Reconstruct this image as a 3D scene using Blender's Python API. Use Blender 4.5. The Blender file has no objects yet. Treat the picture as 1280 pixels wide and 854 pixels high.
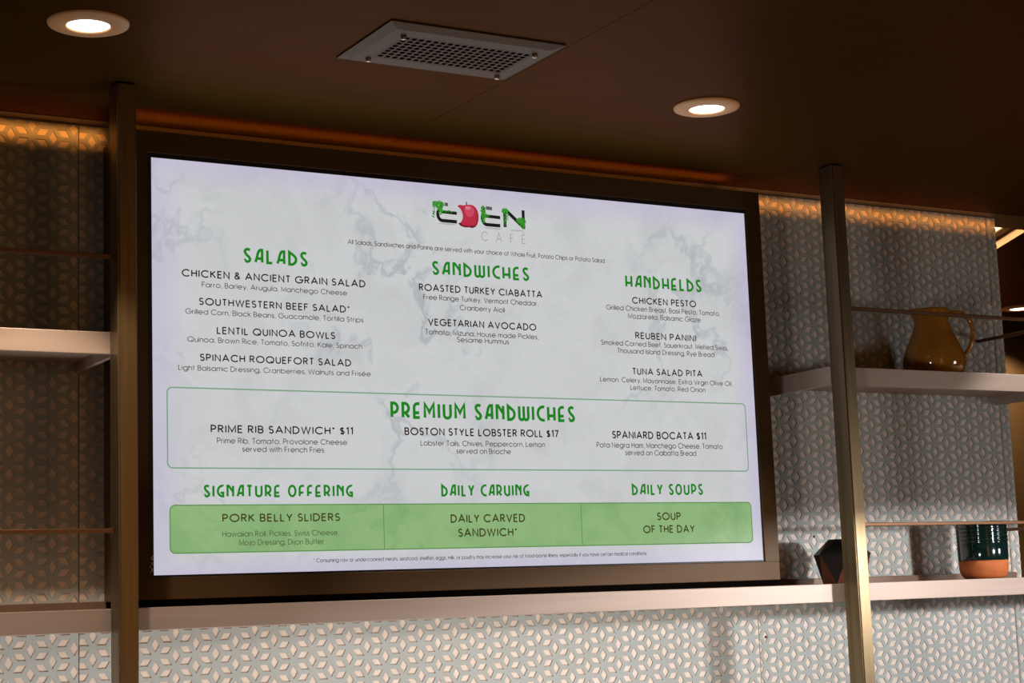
import bpy, bmesh, math, random
import numpy as np
from mathutils import Vector, Matrix

S = bpy.context.scene
COL = S.collection
PI = math.pi
Z0 = 1.70          # height of the lower edge of the lit screen above the floor
YW = 0.165         # front face of the tiled wall
ZC = 0.902         # ceiling, measured from the lower edge of the screen

def P(x, y, z):
    return Vector((x, y, z + Z0))

# ------------------------------------------------------------------ camera
cam_data = bpy.data.cameras.new('camera')
cam = bpy.data.objects.new('camera', cam_data)
COL.objects.link(cam)
right = Vector((0.8681, -0.4952, -0.0357)).normalized()
fwd = Vector((0.4948, 0.8570, 0.1438)).normalized()
up = right.cross(fwd).normalized()
right = fwd.cross(up).normalized()
cam.matrix_world = Matrix(((right.x, up.x, -fwd.x, -1.0833),
                           (right.y, up.y, -fwd.y, -3.2479),
                           (right.z, up.z, -fwd.z, -0.0693 + Z0),
                           (0, 0, 0, 1)))
cam_data.sensor_width = 36.0
cam_data.lens = 2221.63 / 1280 * 36.0
cam_data.clip_start = 0.05
S.camera = cam

# ------------------------------------------------------------------ view and world
S.view_settings.view_transform = 'Standard'
S.view_settings.look = 'None'
S.view_settings.exposure = 0.0
S.view_settings.gamma = 1.0
S.view_settings.use_curve_mapping = False
world = bpy.data.worlds.new('cafe_air')
S.world = world
world.use_nodes = True
bg = world.node_tree.nodes['Background']
bg.inputs[0].default_value = (0.60, 0.29, 0.09, 1)
bg.inputs[1].default_value = 0.028

def area(name, loc, aim, sx, sy, watts, col, spread=180):
    l = bpy.data.lights.new(name, 'AREA')
    l.shape = 'RECTANGLE'; l.size = sx; l.size_y = sy
    l.energy = watts; l.color = col; l.spread = math.radians(spread)
    o = bpy.data.objects.new(name, l); COL.objects.link(o)
    a, b = P(*loc), P(*aim)
    o.location = a
    o.rotation_euler = (b - a).to_track_quat('-Z', 'Y').to_euler()
    return o

# serving counter lamps under the frame, the bright room across the counter, and the cove strips
area('counter_lamp', (0.15, -0.42, -1.00), (0.15, 0.165, -0.25), 2.6, 0.20, 8.3, (1.0, 0.93, 0.85), 100)
area('room_light', (3.6, -2.1, 0.10), (2.0, 0.165, -0.10), 0.45, 0.35, 1.0, (1.0, 0.96, 0.92), 60)
area('room_light', (-0.9, -1.8, -0.25), (2.1, 0.165, -0.35), 0.26, 0.25, 2.2, (1.0, 0.97, 0.93), 64)
area('front_row_lamp', (0.9, -2.6, 0.88), (0.9, 0.0, -0.5), 4.0, 0.3, 0.5, (1.0, 0.80, 0.62))
# shaded lamp hanging low over the counter: its shade cuts the light off just above its own height
_l = bpy.data.lights.new('counter_pendant_beam', 'SPOT'); _l.energy = 60; _l.color = (1.0, 0.965, 0.955)
_l.spot_size = math.radians(160); _l.spot_blend = 0.012; _l.shadow_soft_size = 0.05
_o = bpy.data.objects.new('counter_pendant_beam', _l); COL.objects.link(_o); _o.location = P(2.22, -1.22, 0.045)
_o.rotation_euler = (math.radians(12.7), 0, 0)
area('warm_post_fill', (0.75, -3.7, 0.35), (-0.1, -0.15, 0.2), 0.7, 1.8, 2.3, (1.0, 0.42, 0.05), 120)  # added lamp out of view, gives the left post an orange reflection
WARM = (1.0, 0.34, 0.055)
area('cove_strip_left', (-0.44, 0.118, 0.896), (-0.44, 0.165, 0.877), 0.78, 0.006, 0.075, WARM, 55)
area('cove_strip_right', (1.94, 0.118, 0.896), (1.94, 0.165, 0.877), 0.92, 0.006, 0.075, WARM, 55)
area('cove_strip_display', (0.71, 0.085, 0.866), (0.71, 0.075, 0.902), 1.46, 0.008, 0.25, WARM, 110)
area('cove_strip_display', (0.71, 0.142, 0.868), (0.71, 0.144, 0.902), 1.46, 0.006, 0.10, WARM, 130)
area('cove_glow', (2.574, 0.456, 0.922), (2.687, 0.400, 0.914), 0.9, 0.010, 0.8, (1.0, 0.66, 0.36), 150)
area('warm_ceiling_fill', (2.3, -1.3, -0.7), (1.9, -1.05, 0.902), 1.0, 0.4, 1.6, (1.0, 0.50, 0.12), 80)  # unseen fill lamp, added to warm the right part of the ceiling
# the next downlight of the ceiling row, just right of the view
_l = bpy.data.lights.new('downlight_beam', 'SPOT'); _l.energy = 28; _l.color = (1.0, 0.92, 0.84)
_l.spot_size = math.radians(84); _l.spot_blend = 0.3; _l.shadow_soft_size = 0.012
_o = bpy.data.objects.new('downlight_beam', _l); COL.objects.link(_o); _o.location = P(2.285, -0.385, 0.890)

# ------------------------------------------------------------------ materials
def srgb(r, g, b):
    f = lambda c: c / 12.92 if c <= 0.04045 else ((c + 0.055) / 1.055) ** 2.4
    return (f(r / 255), f(g / 255), f(b / 255), 1)

def mat(name, col, rough=0.5, metal=0.0, emit=None, strength=1.0, spec=0.5, coat=0.0):
    m = bpy.data.materials.new(name); m.use_nodes = True
    b = m.node_tree.nodes['Principled BSDF']
    b.inputs['Base Color'].default_value = (*col[:3], 1)
    b.inputs['Roughness'].default_value = rough
    b.inputs['Metallic'].default_value = metal
    b.inputs['Specular IOR Level'].default_value = spec
    b.inputs['Coat Weight'].default_value = coat
    b.inputs['Coat Roughness'].default_value = 0.05
    if emit:
        b.inputs['Emission Color'].default_value = (*emit[:3], 1)
        b.inputs['Emission Strength'].default_value = strength
    return m

def N(m, t, **kw):
    n = m.node_tree.nodes.new(t)
    for k, v in kw.items(): setattr(n, k, v)
    return n

def L(m, a, b):
    m.node_tree.links.new(a, b)

def bsdf(m):
    return m.node_tree.nodes['Principled BSDF']

def mottle(m, scale, c1, c2, bump=0.0, stretch=(1, 1, 1), detail=4, rough=None):
    """two-tone noise in the colour, optional bump and roughness variation, in object space"""
    tc = N(m, 'ShaderNodeTexCoord'); mp = N(m, 'ShaderNodeMapping')
    mp.inputs['Scale'].default_value = stretch
    no = N(m, 'ShaderNodeTexNoise'); no.inputs['Scale'].default_value = scale; no.inputs['Detail'].default_value = detail
    L(m, tc.outputs['Object'], mp.inputs[0]); L(m, mp.outputs[0], no.inputs['Vector'])
    r = N(m, 'ShaderNodeValToRGB')
    r.color_ramp.elements[0].position = 0.3; r.color_ramp.elements[1].position = 0.7
    r.color_ramp.elements[0].color = (*c1[:3], 1); r.color_ramp.elements[1].color = (*c2[:3], 1)
    L(m, no.outputs['Fac'], r.inputs[0]); L(m, r.outputs[0], bsdf(m).inputs['Base Color'])
    if bump:
        bp = N(m, 'ShaderNodeBump'); bp.inputs['Strength'].default_value = bump; bp.inputs['Distance'].default_value = 0.002
        L(m, no.outputs['Fac'], bp.inputs['Height']); L(m, bp.outputs[0], bsdf(m).inputs['Normal'])
    if rough:
        mr = N(m, 'ShaderNodeMapRange'); mr.inputs['To Min'].default_value = rough[0]; mr.inputs['To Max'].default_value = rough[1]
        L(m, no.outputs['Fac'], mr.inputs[0]); L(m, mr.outputs[0], bsdf(m).inputs['Roughness'])
    return m

M = {}
M['ceiling'] = mottle(mat('brown_ceiling_metal', (0.1, 0.06, 0.03), 0.42, 0.8), 6, (0.115, 0.060, 0.011), (0.135, 0.071, 0.014), 0.0, (1, 12, 1))
bsdf(M['ceiling']).inputs['Specular Tint'].default_value = (0.42, 0.27, 0.075, 1)
M['trim'] = mat('dark_bronze_trim', (0.16, 0.10, 0.055), 0.4, 0.6)
M['void'] = mat('black_gap', (0.005, 0.004, 0.003), 1.0, spec=0.0)
M['wall'] = mat('brown_wall', (0.20, 0.10, 0.03), 0.55)
M['lattice'] = mottle(mat('grey_blue_lattice', (0.4, 0.45, 0.45), 0.6, 0.0, spec=0.15), 3, (0.41, 0.445, 0.44), (0.46, 0.492, 0.485))
M['lattice_side'] = mat('brown_cut_edge', (0.24, 0.13, 0.09), 0.7)
M['backing'] = mottle(mat('cream_backing', (0.75, 0.65, 0.56), 0.5), 30, (0.74, 0.635, 0.55), (0.82, 0.725, 0.635))
M['housing'] = mottle(mat('dark_bronze_surround', (0.12, 0.075, 0.04), 0.5, 0.3, spec=0.3), 40, (0.068, 0.036, 0.014), (0.078, 0.042, 0.017), 0, (1, 1, 10))
M['post'] = mottle(mat('brushed_bronze', (0.36, 0.25, 0.11), 0.36, 0.85), 90, (0.170, 0.120, 0.062), (0.228, 0.168, 0.098), 0.15, (1, 1, 0.03))
M['shelf'] = mottle(mat('satin_champagne_metal', (0.72, 0.55, 0.44), 0.5, 0.4), 60, (0.43, 0.335, 0.288), (0.47, 0.365, 0.312), 0.0, (0.05, 1, 1))
M['ledge_trim'] = mat('brown_back_trim', (0.17, 0.11, 0.08), 0.45, 0.3)
M['rail'] = mat('bronze_rail', (0.17, 0.085, 0.045), 0.4, 0.8)
M['bezel'] = mat('gloss_black_bezel', (0.006, 0.006, 0.012), 0.5)
M['steel'] = mat('dull_vent_metal', (0.17, 0.10, 0.06), 0.5, 0.3)
M['screw'] = mat('polished_screw', (0.75, 0.68, 0.6), 0.2, 1.0)
M['white_ring'] = mat('painted_lamp_ring', (0.90, 0.50, 0.25), 0.5)
M['lamp'] = mat('lit_lens', (0.9, 0.9, 0.9), 0.4, 0, (1.0, 0.94, 0.86), 5.0)
M['cove'] = mat('lit_cove_diffuser', (0.9, 0.8, 0.6), 0.5, 0, (1.0, 0.66, 0.30), 3.2)
M['cream'] = mat('cream_painted_cove', (0.80, 0.56, 0.36), 0.5)
M['jug'] = mottle(mat('amber_glaze', (0.3, 0.12, 0.015), 0.08, 0, coat=0.6), 25, (0.32, 0.125, 0.014), (0.42, 0.175, 0.026))
M['green'] = mottle(mat('dark_green_glaze', (0.004, 0.022, 0.02), 0.1, 0, coat=0.8), 30, (0.002, 0.009, 0.0085), (0.0035, 0.016, 0.014))
M['terracotta'] = mottle(mat('terracotta', (0.55, 0.16, 0.04), 0.75), 40, (0.40, 0.095, 0.020), (0.47, 0.125, 0.028))
M['dark_glaze'] = mat('black_glaze', (0.006, 0.004, 0.003), 0.45, spec=0.2)
M['rust'] = mat('rust_brown_clay', (0.10, 0.024, 0.010), 0.5)
M['nail'] = mat('nail_head', (0.03, 0.02, 0.02), 0.5)
M['floor'] = mottle(mat('dark_floor', (0.06, 0.045, 0.035), 0.5), 5, (0.05, 0.04, 0.03), (0.08, 0.06, 0.045))

def glow(name, c, s=1.0):
    return mat(name, (0, 0, 0), 0.6, 0, c, s, spec=0.0)
M['ink_heading'] = glow('green_lettering', srgb(30, 128, 30))
M['ink_name'] = glow('dark_lettering', srgb(36, 22, 20))
M['ink_desc'] = glow('grey_lettering', srgb(84, 77, 76))
M['ink_green_name'] = glow('brown_lettering', srgb(66, 62, 28))
M['ink_green_desc'] = glow('olive_lettering', srgb(86, 104, 66))
M['ink_cafe'] = glow('mauve_lettering', srgb(158, 138, 140))
M['ink_line'] = glow('pale_green_rule', srgb(122, 158, 126))
M['ink_line_dark'] = glow('green_rule', srgb(92, 142, 78))
M['logo_black'] = glow('logo_black', srgb(28, 28, 26))
M['logo_grey'] = glow('logo_grey', srgb(92, 92, 90))
M['logo_leaf'] = glow('logo_leaf_green', srgb(58, 150, 44))
M['logo_leaf_dark'] = glow('logo_leaf_dark_green', srgb(40, 98, 32))
M['logo_red'] = glow('logo_red', srgb(180, 46, 68))
M['logo_red_dark'] = glow('logo_dark_red', srgb(112, 24, 40))
M['logo_red_mid'] = glow('logo_mid_red', srgb(150, 34, 54))
M['logo_red_light'] = glow('logo_light_red', srgb(198, 74, 94))
M['logo_pink'] = glow('logo_pink', srgb(214, 118, 132))
M['logo_shadow'] = glow('logo_grey_shadow', srgb(172, 174, 176))
M['fleck'] = mat('pale_fleck', (0.7, 0.7, 0.75), 0.4)

def marble(name, base1, base2, vein, tint, seed):
    """marble picture shown on the lit panel (emission); violet rim of the panel's edge lighting when tint"""
    m = mat(name, (0, 0, 0), 0.35, spec=0.15)
    b = bsdf(m); b.inputs['Emission Strength'].default_value = 1.0
    tc = N(m, 'ShaderNodeTexCoord'); mp = N(m, 'ShaderNodeMapping')
    mp.inputs['Location'].default_value = (seed, 0, seed * 0.7)
    L(m, tc.outputs['Object'], mp.inputs[0])
    wob = N(m, 'ShaderNodeTexNoise'); wob.inputs['Scale'].default_value = 5; wob.inputs['Detail'].default_value = 6
    L(m, mp.outputs[0], wob.inputs['Vector'])
    mix = N(m, 'ShaderNodeMixRGB'); mix.blend_type = 'ADD'; mix.inputs[0].default_value = 0.35
    L(m, mp.outputs[0], mix.inputs[1]); L(m, wob.outputs['Color'], mix.inputs[2])
    v = N(m, 'ShaderNodeTexNoise'); v.inputs['Scale'].default_value = 3.1; v.inputs['Detail'].default_value = 5; v.inputs['Roughness'].default_value = 0.55
    L(m, mix.outputs[0], v.inputs['Vector'])
    s1 = N(m, 'ShaderNodeMath', operation='SUBTRACT'); s1.inputs[1].default_value = 0.5; L(m, v.outputs['Fac'], s1.inputs[0])
    s2 = N(m, 'ShaderNodeMath', operation='ABSOLUTE'); L(m, s1.outputs[0], s2.inputs[0])
    r = N(m, 'ShaderNodeValToRGB'); e = r.color_ramp.elements
    e[0].position = 0.0; e[0].color = (1, 1, 1, 1); e[1].position = 0.026; e[1].color = (0, 0, 0, 1)
    L(m, s2.outputs[0], r.inputs[0])
    pat = N(m, 'ShaderNodeTexNoise'); pat.inputs['Scale'].default_value = 2.6; pat.inputs['Detail'].default_value = 3
    L(m, mp.outputs[0], pat.inputs['Vector'])
    pr = N(m, 'ShaderNodeValToRGB'); pr.color_ramp.elements[0].position = 0.45; pr.color_ramp.elements[1].position = 0.68
    L(m, pat.outputs['Fac'], pr.inputs[0])
    vm = N(m, 'ShaderNodeMath', operation='MULTIPLY'); L(m, r.outputs[0], vm.inputs[0]); L(m, pr.outputs[0], vm.inputs[1])
    vm2 = N(m, 'ShaderNodeMath', operation='MULTIPLY'); vm2.inputs[1].default_value = 0.55; L(m, vm.outputs[0], vm2.inputs[0])
    cl = N(m, 'ShaderNodeTexNoise'); cl.inputs['Scale'].default_value = 7; cl.inputs['Detail'].default_value = 7; cl.inputs['Roughness'].default_value = 0.6
    L(m, mix.outputs[0], cl.inputs['Vector'])
    cr = N(m, 'ShaderNodeValToRGB'); c = cr.color_ramp.elements
    c[0].position = 0.34; c[0].color = base1; c[1].position = 0.56; c[1].color = base2
    L(m, cl.outputs['Fac'], cr.inputs[0])
    mv = N(m, 'ShaderNodeMixRGB'); L(m, vm2.outputs[0], mv.inputs[0]); L(m, cr.outputs[0], mv.inputs[1]); mv.inputs[2].default_value = vein
    out = mv.outputs[0]
    if tint:
        sp = N(m, 'ShaderNodeSeparateXYZ'); L(m, tc.outputs['Generated'], sp.inputs[0])
        def ramp(sock, lo, hi):
            q = N(m, 'ShaderNodeMapRange'); q.interpolation_type = 'SMOOTHSTEP'
            q.inputs['From Min'].default_value = lo; q.inputs['From Max'].default_value = hi
            q.inputs['To Min'].default_value = 1; q.inputs['To Max'].default_value = 0
            L(m, sock, q.inputs[0]); return q.outputs[0]
        vals = [ramp(sp.outputs[0], 0.0, 0.05), ramp(sp.outputs[0], 1.0, 0.95), ramp(sp.outputs[2], 1.0, 0.92), ramp(sp.outputs[2], 0.0, 0.05)]
        a = vals[0]
        for q in vals[1:]:
            mx = N(m, 'ShaderNodeMath', operation='MAXIMUM'); L(m, a, mx.inputs[0]); L(m, q, mx.inputs[1]); a = mx.outputs[0]
        hm = N(m, 'ShaderNodeMath', operation='MULTIPLY'); hm.inputs[1].default_value = 0.42; L(m, a, hm.inputs[0])
        mt = N(m, 'ShaderNodeMixRGB'); L(m, hm.outputs[0], mt.inputs[0]); L(m, out, mt.inputs[1]); mt.inputs[2].default_value = tint
        out = mt.outputs[0]
    L(m, out, b.inputs['Emission Color'])
    return m

M['marble'] = marble('marble_menu_picture', srgb(192, 194, 196), srgb(201, 203, 205), srgb(146, 151, 155), srgb(186, 170, 214), 2.3)
M['green_panel'] = marble('green_menu_band', srgb(128, 168, 112), srgb(142, 180, 122), srgb(112, 154, 98), None, 5.1)

# ------------------------------------------------------------------ builders
def tag(o, label=None, cat=None, group=None, kind=None):
    if label: o['label'] = label
    if cat: o['category'] = cat
    if group: o['group'] = group
    if kind: o['kind'] = kind
    return o

def empty(name, loc, label=None, cat=None, group=None):
    o = bpy.data.objects.new(name, None); COL.objects.link(o)
    o.empty_display_size = 0.05
    o.location = loc
    return tag(o, label, cat, group)

def link(name, me, mats, parent=None, smooth=False, loc=None):
    """mesh given in world coordinates; re-based on the parent's origin when it has one"""
    o = bpy.data.objects.new(name, me); COL.objects.link(o)
    for m in (mats if isinstance(mats, (list, tuple)) else [mats]): me.materials.append(m)
    if smooth:
        for p in me.polygons: p.use_smooth = True
    if parent is not None:
        o.parent = parent
        org = parent_origin(parent)
        me.transform(Matrix.Translation(-org))
    elif loc is not None:
        me.transform(Matrix.Translation(-Vector(loc))); o.location = loc
    return o

def parent_origin(p):
    v = Vector((0, 0, 0))
    while p is not None:
        v += p.location; p = p.parent
    return v

def bm_mesh(bm, name):
    bmesh.ops.recalc_face_normals(bm, faces=bm.faces)
    me = bpy.data.meshes.new(name); bm.to_mesh(me); bm.free(); return me

def add_box(bm, x0, x1, y0, y1, z0, z1, bevel=0.0, seg=2):
    b = bmesh.new()
    bmesh.ops.create_cube(b, size=1)
    for v in b.verts:
        v.co = Vector(((x0 + x1) / 2 + v.co.x * (x1 - x0), (y0 + y1) / 2 + v.co.y * (y1 - y0), (z0 + z1) / 2 + v.co.z * (z1 - z0) + Z0))
    if bevel:
        bmesh.ops.bevel(b, geom=list(b.edges), offset=bevel, segments=seg, affect='EDGES', profile=0.5)
    tmp = bpy.data.meshes.new('tmp'); b.to_mesh(tmp); b.free()
    bm.from_mesh(tmp); bpy.data.meshes.remove(tmp)

def box(name, x0, x1, y0, y1, z0, z1, m, parent=None, bevel=0.0, loc=None, smooth=False):
    bm = bmesh.new(); add_box(bm, x0, x1, y0, y1, z0, z1, bevel)
    return link(name, bm_mesh(bm, name), m, parent, smooth, loc)

def pydata(name, vs, fs, m, parent=None, smooth=False, loc=None, fix=False):
    me = bpy.data.meshes.new(name); me.from_pydata([tuple(v) for v in vs], [], fs); me.update()
    if fix:
        bm = bmesh.new(); bm.from_mesh(me); bmesh.ops.recalc_face_normals(bm, faces=bm.faces); bm.to_mesh(me); bm.free()
    return link(name, me, m, parent, smooth, loc)

def lathe(name, prof, m, parent, centre, seg=48, warp=None, smooth=True, closed=False):
    """prof: (radius, height) list, centre in world coordinates at height 0"""
    vs, fs = [], []
    n = len(prof)
    for k in range(seg):
        a = 2 * PI * k / seg
        for r, h in prof:
            q = Vector((r * math.cos(a), r * math.sin(a), h))
            if warp: q = warp(q, a)
            vs.append(Vector(centre) + q)
    for k in range(seg):
        k2 = (k + 1) % seg
        for i in range(n - 1 if not closed else n):
            j = (i + 1) % n
            fs.append((k * n + i, k2 * n + i, k2 * n + j, k * n + j))
    me = bpy.data.meshes.new(name); me.from_pydata([tuple(v) for v in vs], [], fs)
    bm = bmesh.new(); bm.from_mesh(me)
    bmesh.ops.remove_doubles(bm, verts=bm.verts, dist=1e-6)
    bmesh.ops.dissolve_degenerate(bm, edges=bm.edges, dist=1e-7)
    bmesh.ops.recalc_face_normals(bm, faces=bm.faces)
    bm.to_mesh(me); bm.free()
    return link(name, me, m, parent, smooth)

def tube(name, pts, radii, m, parent, seg=14, flat=1.0, side=None):
    """swept tube along world points, rounded ends; flat scales the section along side"""
    pts = [Vector(p) for p in pts]; n = len(pts); vs, fs = [], []
    for i, p in enumerate(pts):
        t = (pts[min(i + 1, n - 1)] - pts[max(i - 1, 0)]).normalized()
        u = (side if side else Vector((0, 0, 1))); u = (u - t * u.dot(t)).normalized(); w = t.cross(u)
        for k in range(seg):
            a = 2 * PI * k / seg
            vs.append(p + u * math.cos(a) * radii[i] * flat + w * math.sin(a) * radii[i])
    for i in range(n - 1):
        for k in range(seg):
            k2 = (k + 1) % seg
            fs.append((i * seg + k, i * seg + k2, (i + 1) * seg + k2, (i + 1) * seg + k))
    fs.append(tuple(range(seg))[::-1]); fs.append(tuple((n - 1) * seg + k for k in range(seg)))
    return pydata(name, vs, fs, m, parent, True, fix=True)

def catmull(pts, sub=6):
    out = []
    q = [pts[0]] + list(pts) + [pts[-1]]
    for i in range(1, len(q) - 2):
        a, b, c, d = (Vector(x) for x in q[i - 1:i + 3])
        for k in range(sub):
            t = k / sub
            out.append(0.5 * ((2 * b) + (c - a) * t + (2 * a - 5 * b + 4 * c - d) * t * t + (3 * b - a - 3 * c + d) * t ** 3))
    out.append(Vector(q[-2])); return out

# ------------------------------------------------------------------ stroke lettering
def arc(cx, cy, rx, ry, a0, a1, n=14):
    return [(cx + rx * math.cos(math.radians(a0 + (a1 - a0) * k / n)), cy + ry * math.sin(math.radians(a0 + (a1 - a0) * k / n))) for k in range(n + 1)]

def geo_caps():
    G = {}
    G['A'] = (.80, [[(0, 0), (.4, 1), (.8, 0)], [(.13, .32), (.67, .32)]])
    G['B'] = (.52, [[(0, 0), (0, 1), (.26, 1)] + arc(.26, .76, .22, .24, 90, -90) + [(0, .52)], [(.26, .52)] + arc(.27, .26, .25, .26, 90, -90) + [(0, 0)]])
    G['C'] = (.84, [arc(.48, .5, .48, .5, 42, 318, 24)])
    G['D'] = (.68, [[(0, 0), (0, 1), (.2, 1)] + arc(.2, .5, .48, .5, 90, -90, 18) + [(0, 0)]])
    G['E'] = (.46, [[(.46, 1), (0, 1), (0, 0), (.46, 0)], [(0, .52), (.42, .52)]])
    G['F'] = (.44, [[(.44, 1), (0, 1), (0, 0)], [(0, .52), (.38, .52)]])
    G['G'] = (.94, [arc(.48, .5, .48, .5, 42, 360, 26) + [(.52, .5)]])
    G['H'] = (.58, [[(0, 0), (0, 1)], [(.58, 0), (.58, 1)], [(0, .52), (.58, .52)]])
    G['I'] = (.0, [[(0, 0), (0, 1)]])
    G['J'] = (.42, [[(.42, 1), (.42, .22)] + arc(.21, .22, .21, .22, 0, -180)])
    G['K'] = (.56, [[(0, 0), (0, 1)], [(.52, 1), (.02, .46)], [(.16, .6), (.56, 0)]])
    G['L'] = (.40, [[(0, 1), (0, 0), (.40, 0)]])
    G['M'] = (.78, [[(0, 0), (0, 1), (.39, .12), (.78, 1), (.78, 0)]])
    G['N'] = (.62, [[(0, 0), (0, 1), (.62, 0), (.62, 1)]])
    G['O'] = (.98, [arc(.49, .5, .49, .5, 0, 360, 28)])
    G['P'] = (.50, [[(0, 0), (0, 1), (.23, 1)] + arc(.23, .73, .27, .27, 90, -90) + [(0, .46)]])
    G['Q'] = (.98, [arc(.49, .5, .49, .5, 0, 360, 28), [(.58, .28), (.92, -.02)]])
    G['R'] = (.52, [[(0, 0), (0, 1), (.24, 1)] + arc(.24, .75, .25, .25, 90, -90) + [(0, .5)], [(.22, .5), (.52, 0)]])
    G['S'] = (.46, [arc(.23, .75, .21, .25, 30, 250, 14) + arc(.23, .26, .23, .26, 75, -155, 14)])
    G['T'] = (.48, [[(0, 1), (.48, 1)], [(.24, 1), (.24, 0)]])
    G['U'] = (.56, [[(0, 1), (0, .28)] + arc(.28, .28, .28, .28, 180, 360) + [(.56, 1)]])
    G['V'] = (.70, [[(0, 1), (.35, 0), (.70, 1)]])
    G['W'] = (1.04, [[(0, 1), (.26, 0), (.52, 1), (.78, 0), (1.04, 1)]])
    G['X'] = (.60, [[(0, 0), (.60, 1)], [(0, 1), (.60, 0)]])
    G['Y'] = (.60, [[(0, 1), (.30, .45), (.60, 1)], [(.30, .45), (.30, 0)]])
    G['Z'] = (.50, [[(0, 1), (.50, 1), (0, 0), (.50, 0)]])
    G['&'] = (.62, [[(.62, 0), (.16, .62)] + arc(.28, .79, .16, .19, 215, -35, 12) + [(.10, .42)] + arc(.24, .25, .22, .25, 130, 330, 12) + [(.58, .46)]])
    G['$'] = (.44, [arc(.22, .73, .20, .21, 30, 250, 12) + arc(.22, .28, .22, .23, 75, -155, 12), [(.22, 1.06), (.22, -.06)]])
    G['*'] = (.22, [[(.11, .74), (.11, 1.0)], [(0, .80), (.22, .94)], [(0, .94), (.22, .80)]])
    G['1'] = (.20, [[(0, .86), (.20, 1), (.20, 0)]])
    G['7'] = (.46, [[(0, 1), (.46, 1), (.14, 0)]])
    G["'"] = (.0, [[(0, 1), (0, .8)]])
    G[','] = (.05, [[(.05, .06), (0, -.12)]])
    G['.'] = (.0, [[(0, 0), (0, .08)]])
    G['-'] = (.28, [[(0, .38), (.28, .38)]])
    return G

def geo_lower():
    x = .70; r = .35; G = geo_caps()
    o = lambda: arc(r, r, r, r, 0, 360, 24)
    G['a'] = (.70, [o(), [(.70, x), (.70, 0)]])
    G['b'] = (.70, [o(), [(0, 1), (0, 0)]])
    G['c'] = (.62, [arc(r, r, r, r, 42, 318, 20)])
    G['d'] = (.70, [o(), [(.70, 1), (.70, 0)]])
    G['e'] = (.70, [[(.02, .35), (.70, .35)] + arc(r, r, r, r, 0, 320, 22)])
    G['f'] = (.28, [arc(.26, .82, .16, .18, 80, 180, 6) + [(.10, 0)], [(0, x), (.28, x)]])
    G['g'] = (.70, [o(), [(.70, x), (.70, .05)] + arc(r, .05, r, .33, 0, -150, 12)])
    G['h'] = (.50, [[(0, 1), (0, 0)], [(0, .42)] + arc(.25, .44, .25, .26, 180, 0, 12) + [(.50, 0)]])
    G['i'] = (.0, [[(0, 0), (0, x)], [(0, .88), (0, .98)]])
    G['j'] = (.10, [[(.10, x), (.10, -.10)] + arc(0, -.10, .10, .14, 0, -90, 5), [(.10, .88), (.10, .98)]])
    G['k'] = (.46, [[(0, 1), (0, 0)], [(.42, x), (.02, .30)], [(.14, .40), (.46, 0)]])
    G['l'] = (.0, [[(0, 0), (0, 1)]])
    G['m'] = (.80, [[(0, x), (0, 0)], [(0, .46)] + arc(.2, .48, .2, .22, 180, 0, 10) + [(.4, 0)], [(.4, .46)] + arc(.6, .48, .2, .22, 180, 0, 10) + [(.8, 0)]])
    G['n'] = (.50, [[(0, x), (0, 0)], [(0, .42)] + arc(.25, .44, .25, .26, 180, 0, 12) + [(.50, 0)]])
    G['o'] = (.70, [o()])
    G['p'] = (.70, [o(), [(0, x), (0, -.28)]])
    G['q'] = (.70, [o(), [(.70, x), (.70, -.28)]])
    G['r'] = (.24, [[(0, x), (0, 0)], [(0, .40)] + arc(.24, .42, .24, .28, 180, 95, 7)])
    G['s'] = (.34, [arc(.17, .52, .15, .18, 30, 250, 10) + arc(.17, .18, .17, .18, 75, -155, 10)])
    G['t'] = (.26, [[(.12, 1), (.12, 0)], [(0, x), (.26, x)]])
    G['u'] = (.50, [[(0, x), (0, .26)] + arc(.25, .26, .25, .26, 180, 360, 12) + [(.50, x)], [(.50, .3), (.50, 0)]])
    G['v'] = (.52, [[(0, x), (.26, 0), (.52, x)]])
    G['w'] = (.80, [[(0, x), (.2, 0), (.4, x), (.6, 0), (.8, x)]])
    G['x'] = (.48, [[(0, 0), (.48, x)], [(0, x), (.48, 0)]])
    G['y'] = (.52, [[(0, x), (.27, .03)], [(.52, x), (.16, -.28)]])
    G['z'] = (.42, [[(0, x), (.42, x), (0, 0), (.42, 0)]])
    G['é'] = (.70, G['e'][1] + [[(.30, .82), (.46, .98)]])
    return G

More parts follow.
